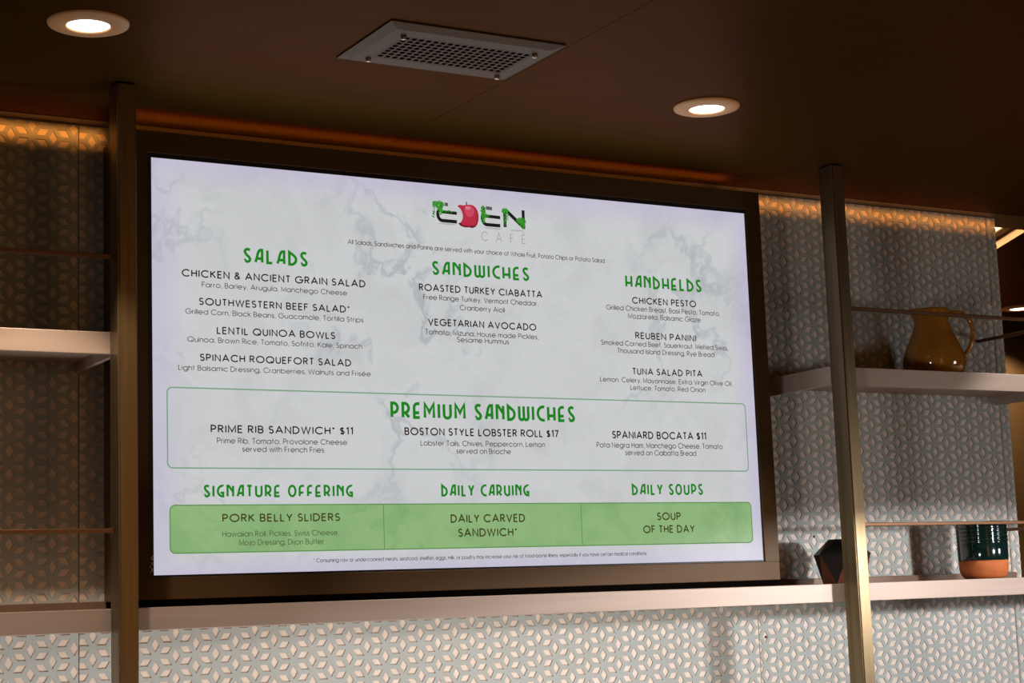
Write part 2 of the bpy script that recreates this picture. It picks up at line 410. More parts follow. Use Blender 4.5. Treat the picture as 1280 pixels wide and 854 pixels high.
def deco_caps():
    w = .46; G = {}
    G['A'] = (w, [[(0, 0), (.10, .34)] + [(.13, .52), (.18, .74), (.25, .92), (.34, 1.0), (w, 1.0), (w, 0)], [(.09, .30), (w, .30)]])
    G['C'] = (.42, [arc(.40, .5, .40, .5, 75, 285, 20)])
    G['D'] = (.46, [[(0, 1), (0, 0), (.16, 0)] + arc(.12, .40, .34, .40, -80, 55, 14) + [(.12, .90), (0, 1)]])
    G['E'] = (.38, [[(.38, 1), (.24, 1)] + arc(.24, .72, .24, .28, 90, 180, 8) + [(0, 0), (.38, 0)], [(0, .34), (.34, .34)]])
    G['F'] = (.36, [[(.38, 1), (.24, 1)] + arc(.24, .72, .24, .28, 90, 180, 8) + [(0, 0)], [(0, .34), (.32, .34)]])
    G['G'] = (.44, [[(.40, .97)] + arc(.40, .5, .40, .5, 90, 270, 20) + [(.44, 0), (.44, .34), (.22, .34)]])
    G['H'] = (w, [[(0, 0), (0, 1)], [(w, 1), (w, 0)], [(0, .34), (w, .34)]])
    G['I'] = (.0, [[(0, 0), (0, 1)]])
    G['L'] = (.32, [[(0, 1), (0, 0), (.32, 0)]])
    G['M'] = (.62, [[(0, 0), (0, 1), (.31, .40), (.62, 1), (.62, 0)]])
    G['N'] = (w, [[(0, 0), (0, 1), (.10, 1), (w, .42)], [(w, 1), (w, 0)]])
    G['O'] = (.56, [arc(.28, .5, .28, .5, 0, 360, 26)])
    G['P'] = (.40, [[(0, 0), (0, 1), (.12, 1)] + arc(.12, .66, .28, .34, 90, -90, 14) + [(0, .32)]])
    G['R'] = (.42, [[(0, 0), (0, 1), (.12, 1)] + arc(.12, .66, .28, .34, 90, -90, 14) + [(0, .32)], [(.18, .32), (.42, 0)]])
    G['S'] = (.36, [[(.36, .93)] + arc(.20, .80, .18, .20, 60, 200, 10) + [(.10, .58), (.30, .36)] + arc(.18, .20, .18, .20, 30, -150, 12) + [(0, .07)]])
    G['T'] = (.38, [[(0, 1), (.38, 1)], [(.19, 1), (.19, 0)]])
    G['U'] = (w, [[(0, 1), (0, .26)] + arc(.23, .26, .23, .26, 180, 360, 14) + [(w, 1)]])
    G['V'] = (w, [[(0, 1), (0, .40)] + arc(.30, .36, .30, .36, 180, 270, 8) + [(w, .10)], [(w, 1), (w, 0)]])
    G['W'] = (.66, [[(0, 1), (0, .24)] + arc(.165, .2, .165, .2, 180, 360, 10) + [(.33, 1)], [(.33, .24)] + arc(.495, .2, .165, .2, 180, 360, 10) + [(.66, 1)]])
    G['Y'] = (.46, [[(0, 1), (.23, .42), (.46, 1)], [(.23, .42), (.23, 0)]])
    return G

def thin_caps():
    G = geo_caps()
    G['É'] = (.46, G['E'][1] + [[(.18, 1.14), (.32, 1.32)]])
    return G
FONT = {'N': geo_caps(), 'D': geo_lower(), 'H': deco_caps(), 'L': thin_caps()}

def stroke(pts, w, vs, fs, closed=False):
    """one polyline of width w in the plane of the screen, mitred, into vs / fs (x, z pairs)"""
    q = []
    for p in pts:
        if not q or (Vector(p) - Vector(q[-1])).length > 1e-6: q.append(p)
    closed = closed or (len(q) > 3 and (Vector(q[0]) - Vector(q[-1])).length < 1e-6)
    if closed and (Vector(q[0]) - Vector(q[-1])).length < 1e-6: q = q[:-1]
    n = len(q)
    if n < 2: return
    b = len(vs)
    for i in range(n):
        p = Vector(q[i])
        a = Vector(q[i - 1]) if (i > 0 or closed) else None
        c = Vector(q[(i + 1) % n]) if (i < n - 1 or closed) else None
        d1 = (p - a).normalized() if a is not None else None
        d2 = (c - p).normalized() if c is not None else None
        if d1 is None: d1 = d2
        if d2 is None: d2 = d1
        n1 = Vector((-d1.y, d1.x)); n2 = Vector((-d2.y, d2.x))
        m = n1 + n2
        if m.length < 1e-3: m = n1
        m.normalize()
        k = w / 2 / max(0.45, m.dot(n1))
        vs.append(p + m * k); vs.append(p - m * k)
    for i in range(n if closed else n - 1):
        j = (i + 1) % n
        fs.append((b + 2 * i, b + 2 * i + 1, b + 2 * j + 1, b + 2 * j))

def flat_mesh(name, vs, fs, y, m, parent):
    """flat printed shape on the screen, every face towards the room"""
    vv = [P(v[0], y, v[1]) for v in vs]
    ff = []
    for f in fs:
        a = sum((vs[f[i]][0] * vs[f[(i + 1) % len(f)]][1] - vs[f[(i + 1) % len(f)]][0] * vs[f[i]][1]) for i in range(len(f)))
        ff.append(tuple(f) if a > 0 else tuple(f)[::-1])
    return pydata(name, vv, ff, m, parent)

WEIGHT = {'N': .165, 'D': .128, 'H': .180, 'L': .07}
TRACK = {'N': .31, 'D': .20, 'H': .36, 'L': 1.25}
SPACE = {'N': .42, 'D': .38, 'H': .45, 'L': .4}
def lettering(name, style, text, xc, zb, width, cap, y, m, parent, weight=None):
    F = FONT[style]; tr = TRACK[style]
    nat = 0; first = True
    for ch in text:
        if ch == ' ': nat += SPACE[style]; continue
        nat += F[ch][0] + tr
    nat -= tr
    wst = (weight or WEIGHT[style]) * cap
    sx = (width - wst) / nat
    cx = xc - width / 2 + wst / 2
    vs, fs = [], []
    for ch in text:
        if ch == ' ': cx += SPACE[style] * sx; continue
        gw, strokes = F[ch]
        for s in strokes:
            stroke([(cx + p[0] * sx, zb + wst / 2 + p[1] * (cap - wst)) for p in s], wst, vs, fs)
        cx += (gw + tr) * sx
    return flat_mesh(name, vs, fs, y, m, parent)

# ------------------------------------------------------------------ setting: floor, tiled wall, ceiling, far room
XL, XR = -1.10, 2.403
st = box('floor', -2.5, 6.5, -4.5, 1.75, -Z0 - 0.04, -Z0, M['floor']); st['kind'] = 'structure'

wall = box('wall_back', XL, XR, YW + 0.009, YW + 0.09, -Z0, ZC, M['wall'], loc=P(0, YW + 0.009, -Z0)); wall['kind'] = 'structure'
LX, LZ = 0.0415, 0.0445          # column pitch and star pitch of the rhombic lattice
OX, OZ = 0.2606, -0.1325
SEAMS = [XL, -0.0945, 1.5335, 2.3680, XR]
ZLO, ZHI = -0.66, ZC - 0.001
def lattice(x0, x1, parent, shift=0.0):
    vs, fs, side = [], [], []
    def V(i, j): return Vector((OX + shift + i * LX, OZ + (j + (i & 1) * 0.5) * LZ))
    i0, i1 = int((x0 - OX) / LX) - 2, int((x1 - OX) / LX) + 2
    j0, j1 = int((ZLO - OZ) / LZ) - 2, int((ZHI - OZ) / LZ) + 2
    K = 0.61
    for i in range(i0, i1 + 1):
        for j in range(j0, j1 + 1):
            a = V(i, j); o = i & 1
            for b, c, d in ((V(i, j + 1), V(i + 1, j + o), V(i - 1, j + o)),
                            (V(i + 1, j + o), V(i, j + 1), V(i + 1, j + o - 1)),
                            (V(i + 1, j + o - 1), V(i + 1, j + o), V(i, j - 1))):
                p, q = (a + b + c) / 3, (a + b + d) / 3
                outer = [a, p, b, q]; m = (a + b) / 2
                if m.x < x0 - LX or m.x > x1 + LX or m.y < ZLO - LZ or m.y > ZHI + LZ: continue
                inner = [m + (v - m) * K for v in outer]
                n = len(vs)
                vs += [(v.x, YW, v.y + Z0) for v in outer] + [(v.x, YW, v.y + Z0) for v in inner] + [(v.x, YW + 0.0017, v.y + Z0) for v in inner]
                for k in range(4):
                    k2 = (k + 1) % 4
                    fs.append((n + k, n + k2, n + 4 + k2, n + 4 + k)); side.append(0)
                    fs.append((n + 4 + k, n + 4 + k2, n + 8 + k2, n + 8 + k)); side.append(1)
    me = bpy.data.meshes.new('lattice'); me.from_pydata(vs, [], fs)
    me.polygons.foreach_set('material_index', side)
    bm = bmesh.new(); bm.from_mesh(me)
    for co, no in (((x0, 0, 0), (-1, 0, 0)), ((x1, 0, 0), (1, 0, 0)), ((0, 0, ZLO + Z0), (0, 0, -1)), ((0, 0, ZHI + Z0), (0, 0, 1))):
        bmesh.ops.bisect_plane(bm, geom=bm.verts[:] + bm.edges[:] + bm.faces[:], plane_co=co, plane_no=no, clear_outer=True)
    bm.to_mesh(me); bm.free()
    return link('lattice', me, [M['lattice'], M['lattice_side']], parent)
for a, b, sh in zip(SEAMS[:-1], SEAMS[1:], (0.0090, 0.0040, 0.0040, 0.0040)):
    g = 0.0013
    pn = box('tile_panel', a + g, b - g, YW + 0.0017, YW + 0.009, ZLO, ZHI, M['backing'], wall)
    lattice(a + g, b - g, pn, sh)
for x, z in ((1.716, 0.057), (1.842, 0.037), (1.553, -0.178)):
    bm = bmesh.new(); bmesh.ops.create_uvsphere(bm, u_segments=12, v_segments=8, radius=0.0032)
    bm.transform(Matrix.Translation(P(x, YW, z)) @ Matrix.Diagonal((1, .5, 1, 1)))
    link('nail_head', bm_mesh(bm, 'nail_head'), M['nail'], wall, True)

ceil = empty('ceiling', P(0.55, -1.0, ZC)); ceil['kind'] = 'structure'
JO = [-2.5, -1.042, 0.5485, 2.139, 3.6, 5.0]
for a, b in zip(JO[:-1], JO[1:]):
    box('ceiling_panel', a + 0.0006, b - 0.0006, -4.5, 0.118, ZC, ZC + 0.02, M['ceiling'], ceil)
tr = box('trim_1', -2.5, 5.0, 0.125, YW + 0.0905, ZC, ZC + 0.02, M['trim']); tr['kind'] = 'structure'
tr = box('trim_2', -2.5, 5.0, 0.100, 0.140, ZC + 0.021, ZC + 0.05, M['void']); tr['kind'] = 'structure'

# far room beyond the end of the tiled wall
rw = box('wall_rear', 2.3, 6.5, 1.56, 1.66, -Z0, ZC + 0.1, M['wall'], loc=P(4, 1.56, -Z0)); rw['kind'] = 'structure'
DS = Vector((0.447, 0.894, 0)); NS = Vector((0.894, -0.447, 0))
def sl(s, t): return NS * s + DS * t                       # point given across / along the slanting light slot
def clip_y(s, y): return (y - NS.y * s) / DS.y               # t at which the line s meets a given y
YA, YB, S1, S2 = YW + 0.092, 1.558, 1.97, 2.230
bm = bmesh.new()
def slab(pts, z0, z1):
    lo = [bm.verts.new((p.x, p.y, z0 + Z0)) for p in pts]; hi = [bm.verts.new((p.x, p.y, z1 + Z0)) for p in pts]
    n = len(pts); bm.faces.new(lo[::-1]); bm.faces.new(hi)
    for k in range(n): bm.faces.new((lo[k], lo[(k + 1) % n], hi[(k + 1) % n], hi[k]))
p1, p2 = sl(S2, clip_y(S2, YA)), sl(S2, clip_y(S2, YB))
slab([p1, Vector((6.5, YA, 0)), Vector((6.5, YB, 0)), p2], ZC, ZC + 0.03)
p3, p4 = sl(S1, clip_y(S1, YA)), sl(S1, clip_y(S1, YB))
slab([Vector((1.6, YA, 0)), p3, p4, Vector((1.6, YB, 0))], ZC, ZC + 0.03)
rc = link('ceiling', bm_mesh(bm, 'ceiling'), M['ceiling'], None, False, P(4, 1, ZC)); rc['kind'] = 'structure'
bm = bmesh.new(); slab([p3, p1, p2, p4], ZC + 0.03, ZC + 0.045)
slot = link('trim_3', bm_mesh(bm, 'trim_3'), M['wall'], None, False, P(2.5, 0.6, ZC + 0.03)); slot['kind'] = 'structure'
bm = bmesh.new()
q = [sl(S2, clip_y(S2, YA)), sl(S2, clip_y(S2, YB)), sl(S2 - 0.004, clip_y(S2 - 0.004, YB)), sl(S2 - 0.004, clip_y(S2 - 0.004, YA))]
slab(q, ZC, ZC + 0.03)
lip = link('trim_4', bm_mesh(bm, 'trim_4'), M['cream'], None, False, P(2.6, 0.6, ZC)); lip['kind'] = 'structure'

cv = empty('cove_light', P(2.4, 0.6, ZC + 0.03), 'slanting bright cove light slot in the ceiling beyond the tiled wall', 'light')
bm = bmesh.new()
SA, SB = 2.055, 2.178
slab([sl(SA, clip_y(SA, YA + .005)), sl(SB, clip_y(SB, YA + .005)), sl(SB, clip_y(SB, YB - .01)), sl(SA, clip_y(SA, YB - .01))], ZC + 0.024, ZC + 0.0299)
link('diffuser', bm_mesh(bm, 'diffuser'), M['cove'], cv)
bm = bmesh.new()
slab([sl(SA - .008, clip_y(SA - .008, YA + .005)), sl(SA, clip_y(SA, YA + .005)), sl(SA, clip_y(SA, YB - .01)), sl(SA - .008, clip_y(SA - .008, YB - .01))], ZC + 0.020, ZC + 0.0299)
slab([sl(SB, clip_y(SB, YA + .005)), sl(SB + .008, clip_y(SB + .008, YA + .005)), sl(SB + .008, clip_y(SB + .008, YB - .01)), sl(SB, clip_y(SB, YB - .01))], ZC + 0.020, ZC + 0.0299)
link('channel', bm_mesh(bm, 'channel'), M['trim'], cv)

# ------------------------------------------------------------------ posts
def post(x0, x1, label):
    r = empty('support_post', P((x0 + x1) / 2, -0.13, -Z0), label, 'post', 'bronze posts in front of the tiled wall')
    y0, y1 = -0.152, -0.106
    box('shaft', x0, x1, y0, y1, -Z0, ZC - 0.003, M['post'], r, 0.0016)
    box('face_strip', x0 + 0.0035, x1 - 0.0015, y0 - 0.0022, y0 - 0.0001, -Z0, ZC - 0.004, M['post'], r, 0.0007)
    box('top_collar', x0 + 0.003, x1 - 0.003, y0 + 0.003, y1 - 0.003, ZC - 0.003, ZC - 0.0001, M['void'], r)
    return r
post(-0.1158, -0.0790, 'left bronze post standing beside the left edge of the menu screen')
post(1.5715, 1.6055, 'right bronze post standing just right of the menu screen')

# ------------------------------------------------------------------ shelves and ledge
def wall_shelf(x0, x1, zt, zb, label):
    r = empty('wall_shelf', P((x0 + x1) / 2, YW, zb), label, 'shelf', 'champagne metal wall shelves')
    yf, th, sd = -0.100, 0.004, 0.010
    box('front_lip', x0, x1, yf, yf + 0.012, zb, zt, M['shelf'], r, 0.001)
    box('top_board', x0 + sd, x1 - sd, yf + 0.012, YW - 0.0005, zt - 0.021, zt, M['shelf'], r)
    box('side_lip', x0, x0 + sd, yf + 0.012, YW - 0.0005, zb, zt, M['shelf'], r, 0.0006)
    box('side_lip', x1 - sd, x1, yf + 0.012, YW - 0.0005, zb, zt, M['shelf'], r, 0.0006)
    return r
wall_shelf(-1.03, -0.094, 0.4415, 0.4005, 'champagne metal shelf on the left, empty, ending at the left post')
wall_shelf(1.575, 2.362, 0.4360, 0.3930, 'champagne metal shelf on the right, carrying the amber jug')

lg = empty('long_ledge', P(0.7, YW, -0.1), 'long low champagne metal ledge running under the menu screen', 'ledge')
box('front_lip', -1.03, 2.55, -0.100, -0.088, -0.1005, -0.0595, M['shelf'], lg, 0.0012)
box('top_board', -1.03, 2.55, -0.088, YW - 0.0005, -0.0805, -0.0595, M['shelf'], lg)
box('back_trim', -1.03, -0.047, YW - 0.016, YW - 0.0006, -0.0594, -0.0440, M['ledge_trim'], lg, 0.001)
box('back_trim', 1.478, 2.368, YW - 0.016, YW - 0.0006, -0.0594, -0.0440, M['ledge_trim'], lg, 0.001)

# ------------------------------------------------------------------ guard rails
def rail(x0, x1, z, side_x, label):
    r = empty('guard_rail', P((x0 + x1) / 2, -0.125, z), label, 'rail', 'thin bronze guard rails')
    box('front_bar', x0, x1, -0.131, -0.121, z - 0.0040, z + 0.0040, M['rail'], r, 0.0012)
    if side_x:
        box('side_bar', side_x, side_x + 0.010, -0.1205, YW - 0.0006, z - 0.0118, z - 0.0038, M['rail'], r, 0.0012)
    else:
        box('end_cap', x1 - 0.006, x1 - 0.0002, -0.133, -0.119, z - 0.0060, z + 0.0052, M['rail'], r, 0.001)
    return r
rail(-1.03, -0.1160, 0.5765, None, 'thin bronze rail above the empty left shelf')
rail(-1.03, -0.1160, 0.0785, None, 'thin bronze rail above the left end of the long ledge')
rail(1.6060, 2.50, 0.5690, 2.300, 'thin bronze rail crossing in front of the amber jug')
rail(1.6060, 2.50, 0.0715, 2.300, 'thin bronze rail above the dark green crock')

# ------------------------------------------------------------------ screen surround
HX0, HX1, HZ0, HZ1 = -0.045, 1.4745, -0.0455, 0.857
OX0, OX1, OZ0, OZ1 = -0.0095, 1.4345, -0.0040, 0.8140      # opening
su = empty('screen_surround', P(0.715, YW, HZ0), 'dark bronze box surround built around the lit menu screen', 'surround')
bm = bmesh.new()
add_box(bm, HX0, HX1, -0.002, 0.010, OZ1, HZ1, 0.0008); add_box(bm, HX0, HX1, -0.002, 0.010, HZ0, OZ0, 0.0008)
add_box(bm, HX0, OX0, -0.002, 0.010, OZ0, OZ1, 0.0004); add_box(bm, OX1, HX1, -0.002, 0.010, OZ0, OZ1, 0.0004)
link('front_frame', bm_mesh(bm, 'front_frame'), M['housing'], su)
for a in (HX0, HX1 - 0.010): box('side_panel', a, a + 0.010, 0.0101, YW - 0.0006, HZ0, HZ1, M['trim'], su)  # lighter bronze than the frame: orange strip light put into the colour
box('top_panel', HX0 + 0.0101, HX1 - 0.0101, 0.0101, YW - 0.0006, HZ1 - 0.010, HZ1, M['housing'], su)
box('bottom_panel', HX0 + 0.0101, HX1 - 0.0101, 0.0101, YW - 0.0006, HZ0, HZ0 + 0.010, M['housing'], su)
bm = bmesh.new()
add_box(bm, HX0 + 0.004, HX1 - 0.004, 0.004, YW - 0.001, -0.0594, HZ0 - 0.0001)
link('plinth', bm_mesh(bm, 'plinth'), M['void'], su)

# ------------------------------------------------------------------ menu screen
W, H = 1.43, 0.8044
ms = empty('menu_screen', P(W / 2, 0.03, 0), 'wide lit menu screen listing salads, sandwiches and soups on white marble', 'screen')
box('bezel', OX0 + 0.0004, OX1 - 0.0004, 0.0012, 0.040, OZ0 + 0.0004, OZ1 - 0.0004, M['bezel'], ms)
pan = box('display_panel', 0, W, 0.0002, 0.0010, 0, H, M['marble'], ms)

def rrect(x0, x1, z0, z1, c):
    p = []
    for cx, cz, a in ((x1 - c, z1 - c, 90), (x0 + c, z1 - c, 180), (x0 + c, z0 + c, 270), (x1 - c, z0 + c, 360)):
        p += [(cx + c * math.cos(math.radians(a - 90 + 90 * k / 5)), cz + c * math.sin(math.radians(a - 90 + 90 * k / 5))) for k in range(6)]
    return p
def outline(name, pts, w, y, m):
    vs, fs = [], []; stroke(pts + [pts[0]], w, vs, fs); return flat_mesh(name, vs, fs, y, m, pan)
Y1, Y2, Y3, Y4 = -0.0001, -0.0004, -0.0007, -0.0010
outline('box_outline', rrect(0.0280, 1.4022, 0.2017, 0.3560, 0.010), 0.0026, Y1, M['ink_line'])
gp = rrect(0.0316, 1.4030, 0.0402, 0.1308, 0.010)
flat_mesh('green_band', gp, [tuple(range(len(gp)))], Y1, M['green_panel'], pan)
outline('green_band_outline', gp, 0.0022, Y2, M['ink_line_dark'])
for x in (0.4785, 0.9476):
    flat_mesh('divider', [(x - .0009, .0402), (x + .0009, .0402), (x + .0009, .1308), (x - .0009, .1308)], [(0, 1, 2, 3)], Y3, M['ink_line_dark'], pan)

LINES = [
('H', 'SALADS', 0.2549, 0.6082, 0.1373, 0.0305),
('N', 'CHICKEN & ANCIENT GRAIN SALAD', 0.2548, 0.573, 0.3914, 0.0152),
('D', 'Farro, Barley, Arugula, Manchego Cheese', 0.2542, 0.5541, 0.3094, 0.011),
('N', 'SOUTHWESTERN BEEF SALAD*', 0.2538, 0.5186, 0.3209, 0.0147),
('D', 'Grilled Corn, Black Beans, Guacamole, Tortilla Strips', 0.2547, 0.5001, 0.3784, 0.0109),
('N', 'LENTIL QUINOA BOWLS', 0.2548, 0.4631, 0.2515, 0.0147),
('D', 'Quinoa, Brown Rice, Tomato, Sofrito, Kale, Spinach', 0.2544, 0.4455, 0.3705, 0.0109),
('N', 'SPINACH ROQUEFORT SALAD', 0.2543, 0.4089, 0.3204, 0.0146),
('D', 'Light Balsamic Dressing, Cranberries, Walnuts and Frisée', 0.254, 0.3898, 0.4069, 0.0108),
('H', 'SANDWICHES', 0.7223, 0.609, 0.2353, 0.03),
('N', 'ROASTED TURKEY CIABATTA', 0.7221, 0.5736, 0.2985, 0.0154),
('D', 'Free Range Turkey, Vermont Cheddar,', 0.7212, 0.5554, 0.2778, 0.0117),
('D', 'Cranberry Aioli', 0.7222, 0.537, 0.1088, 0.0117),
('N', 'VEGETARIAN AVOCADO', 0.7223, 0.5012, 0.2616, 0.0153),
('D', 'Tomato, Mizuna, House made Pickles,', 0.7211, 0.4823, 0.2735, 0.0116),
('D', 'Sesame Hummus', 0.7213, 0.4687, 0.1252, 0.0116),
('H', 'HANDHELDS', 1.1919, 0.6094, 0.2079, 0.0295),
('N', 'CHICKEN PESTO', 1.1913, 0.5738, 0.1747, 0.0155),
('D', 'Grilled Chicken Breast, Basil Pesto, Tomato,', 1.1894, 0.5568, 0.3092, 0.0118),
('D', 'Mozzarella, Balsamic Glaze', 1.1903, 0.5397, 0.1973, 0.0118),
('N', 'REUBEN PANINI', 1.191, 0.4946, 0.1656, 0.0154),
('D', 'Smoked Corned Beef, Sauerkraut, Melted Swiss,', 1.1897, 0.4777, 0.3457, 0.0117),
('D', 'Thousand Island Dressing, Rye Bread', 1.1906, 0.4609, 0.2635, 0.0117),
('N', 'TUNA SALAD PITA', 1.1911, 0.4141, 0.1898, 0.0153),
('D', 'Lemon, Celery, Mayonnaise, Extra Virgin Olive Oil,', 1.1896, 0.3959, 0.3584, 0.0116),
('D', 'Lettuce, Tomato, Red Onion', 1.1905, 0.3793, 0.2036, 0.0116),
('N', 'PRIME RIB SANDWICH* $11', 0.2646, 0.2699, 0.3007, 0.0157),
('D', 'Prime Rib, Tomato, Provolone Cheese', 0.2642, 0.2494, 0.2748, 0.0115),
('D', 'served with French Fries', 0.2647, 0.2335, 0.1729, 0.0115),
('H', 'SIGNATURE OFFERING', 0.2552, 0.1453, 0.3132, 0.0247),
('N', 'PORK BELLY SLIDERS', 0.2591, 0.0978, 0.2468, 0.016),
('D', 'Hawaiian Roll, Pickles, Swiss Cheese,', 0.2573, 0.0696, 0.2439, 0.0114),
('D', 'Mojo Dressing, Dijon Butter', 0.2583, 0.0527, 0.1777, 0.0114),
('H', 'PREMIUM SANDWICHES', 0.7206, 0.305, 0.442, 0.0351),
('N', 'BOSTON STYLE LOBSTER ROLL $17', 0.7145, 0.2714, 0.3681, 0.0162),
('D', 'Lobster Tails, Chives, Peppercorn, Lemon', 0.7149, 0.2501, 0.2975, 0.0118),
('D', 'served on Brioche', 0.7142, 0.2344, 0.1308, 0.0118),
('H', 'DAILY CARVING', 0.7156, 0.1457, 0.2096, 0.0254),
('N', 'DAILY CARVED', 0.7192, 0.0917, 0.1771, 0.0175),
('N', 'SANDWICH*', 0.7174, 0.0626, 0.1407, 0.0174),
('N', 'SPANIARD BOCATA $11', 1.1614, 0.2713, 0.2522, 0.017),
('D', 'Pata Negra Ham, Manchego Cheese, Tomato', 1.163, 0.2511, 0.3382, 0.0124),
('D', 'served on Ciabatta Bread', 1.1626, 0.2349, 0.1906, 0.0124),
('H', 'DAILY SOUPS', 1.1758, 0.1476, 0.1907, 0.0251),
('N', 'SOUP', 1.1754, 0.0924, 0.0635, 0.0172),
('N', 'OF THE DAY', 1.1745, 0.0643, 0.1378, 0.0172),
('D', 'All Salads, Sandwiches and Paninis are served with your choice of Whole Fruit, Potato Chips or Potato Salad.', 0.7252, 0.6613, 0.6246, 0.0104),
('D', '* Consuming raw or undercooked meats, seafood, shellfish, eggs, milk, or poultry may increase your risk of food-borne illness, especially if you have certain medical conditions.', 0.7181, 0.017, 0.7883, 0.0082),
('L', 'CAFE', 0.7799, 0.6902, 0.109, 0.0211),
]
for st, tx, xc, zb, wd, cp in LINES:
    on_green = 0.045 < zb < 0.12
    if st == 'H':
        lettering('heading', 'H', tx, xc, zb, wd, cp, Y3, M['ink_heading'], pan)
    elif st == 'N':
        lettering('item_name', 'N', tx, xc, zb, wd, cp, Y3, M['ink_green_name' if on_green else 'ink_name'], pan)
    elif st == 'L':
        pass
    else:
        nm = 'footnote' if zb < 0.03 else ('intro_line' if zb > 0.64 else 'item_description')
        lettering(nm, 'D', tx, xc, zb, wd, cp, Y3, M['ink_green_desc' if on_green else 'ink_desc'], pan)

# logo: black rounded letters with ivy, a bitten apple for the second letter
vs, fs = [], []
SW = 0.0074
for s in ([(0.6395, 0.7628), (0.6475, 0.7624)],):
    stroke(s, SW, vs, fs)
flat_mesh('logo_letter', vs, fs, Y2, M['logo_grey'], pan)
vs, fs = [], []
stroke([(0.6320, 0.7610)] + arc(0.6330, 0.7400, 0.0105, 0.0130, 130, 265, 10) + [(0.6676, 0.7268)], SW, vs, fs)
stroke([(0.6300, 0.7462), (0.6680, 0.7452)], SW * .9, vs, fs)
flat_mesh('logo_letter', vs, fs, Y2, M['logo_black'], pan)
vs, fs = [], []
stroke([(0.7390, 0.7628), (0.7540, 0.7622)], SW, vs, fs)
flat_mesh('logo_letter', vs, fs, Y2, M['logo_grey'], pan)
vs, fs = [], []
stroke([(0.7330, 0.7605)] + arc(0.7400, 0.7400, 0.0105, 0.0138, 140, 268, 10) + [(0.7732, 0.7262)], SW, vs, fs)
stroke([(0.7340, 0.7450), (0.7736, 0.7440)], SW * .95, vs, fs)
flat_mesh('logo_letter', vs, fs, Y2, M['logo_black'], pan)
vs, fs = [], []
stroke([(0.7850, 0.7240), (0.7848, 0.7640)], SW, vs, fs)
stroke([(0.7866, 0.7628), (0.8296, 0.7276)], SW * 1.05, vs, fs)
stroke([(0.8312, 0.7232), (0.8310, 0.7646)], SW, vs, fs)
flat_mesh('logo_letter', vs, fs, Y2, M['logo_black'], pan)
# apple
ap = [(0.6699, 0.7606), (0.6722, 0.7632), (0.6765, 0.7646), (0.6835, 0.7638), (0.6905, 0.7652), (0.6990, 0.7668), (0.7075, 0.7660),
      (0.7140, 0.7616), (0.7185, 0.7540), (0.7205, 0.7445), (0.7198, 0.7340), (0.7165, 0.7245), (0.7112, 0.7185), (0.7040, 0.7160),
      (0.6960, 0.7170), (0.6880, 0.7163), (0.6800, 0.7174), (0.6742, 0.7202), (0.6709, 0.7238), (0.6764, 0.7262), (0.6806, 0.7320),
      (0.6824, 0.7390), (0.6816, 0.7460), (0.6788, 0.7530), (0.6745, 0.7582)]
apl = flat_mesh('logo_apple', ap, [tuple(range(len(ap)))], Y2, M['logo_red'], pan)
dk = [(0.6709, 0.7238), (0.6742, 0.7202), (0.6800, 0.7174), (0.6880, 0.7163), (0.6960, 0.7170), (0.7040, 0.7160), (0.7112, 0.7185), (0.7165, 0.7245),
      (0.7100, 0.7218), (0.7000, 0.7200), (0.6890, 0.7198), (0.6800, 0.7212), (0.6764, 0.7262)]
flat_mesh('logo_apple_shade', dk, [tuple(range(len(dk)))], Y4, M['logo_red_dark'], pan)
rm = [(0.7140, 0.7616), (0.7185, 0.7540), (0.7205, 0.7445), (0.7198, 0.7340), (0.7165, 0.7245), (0.7112, 0.7185), (0.7080, 0.7190), (0.7130, 0.7260), (0.7158, 0.7350), (0.7166, 0.7445), (0.7158, 0.7540)]
flat_mesh('logo_apple_rim', rm, [tuple(range(len(rm)))], Y3, M['logo_red_mid'], pan)
gl = [(0.6985 + 0.0115 * math.cos(a), 0.7520 + 0.0125 * math.sin(a)) for a in (2 * PI * k / 24 for k in range(24))]
flat_mesh('logo_apple_glow', gl, [tuple(range(24))], Y3, M['logo_red_light'], pan)
hl = [(0.6945 + 0.0068 * math.cos(a), 0.7588 + 0.0040 * math.sin(a)) for a in (2 * PI * k / 20 for k in range(20))]
flat_mesh('logo_apple_highlight', hl, [tuple(range(20))], Y4, M['logo_pink'], pan)
vs, fs = [], []; stroke([(0.6919, 0.7655), (0.6921, 0.7690), (0.6916, 0.7722)], 0.0024, vs, fs)
flat_mesh('logo_stem', vs, fs, Y3, M['logo_black'], pan)
# ivy leaves
rnd = random.Random(7)
def leaves(cx, cz, rx, rz, n, size=0.0021):
    for mm, yy in (('logo_leaf_dark', Y3), ('logo_leaf', Y4)):
        vs, fs = [], []
        for _ in range(n):
            a = rnd.uniform(0, 2 * PI); r = rnd.uniform(0, 1) ** 0.6
            x, z = cx + rx * r * math.cos(a), cz + rz * r * math.sin(a)
            t = rnd.uniform(0, 2 * PI); s = size * rnd.uniform(.6, 1.2); b = len(vs)
            for k in range(5):
                rr = s * (1.25 if k == 0 else .75)
                vs.append((x + rr * math.cos(t + k * 2 * PI / 5), z + rr * math.sin(t + k * 2 * PI / 5)))
            fs.append(tuple(range(b, b + 5)))
        flat_mesh('logo_ivy', vs, fs, yy, M[mm], pan)
leaves(0.6235, 0.7610, 0.0140, 0.0078, 80); leaves(0.6285, 0.7500, 0.0060, 0.0100, 44); leaves(0.6125, 0.7450, 0.0038, 0.0130, 12, .0016)
leaves(0.6480, 0.7478, 0.0150, 0.0020, 14, .0014)
leaves(0.7320, 0.7560, 0.0055, 0.0105, 52, .0017); leaves(0.7320, 0.7410, 0.0050, 0.0130, 46, .0017); leaves(0.7410, 0.7462, 0.0085, 0.0030, 20, .0014)
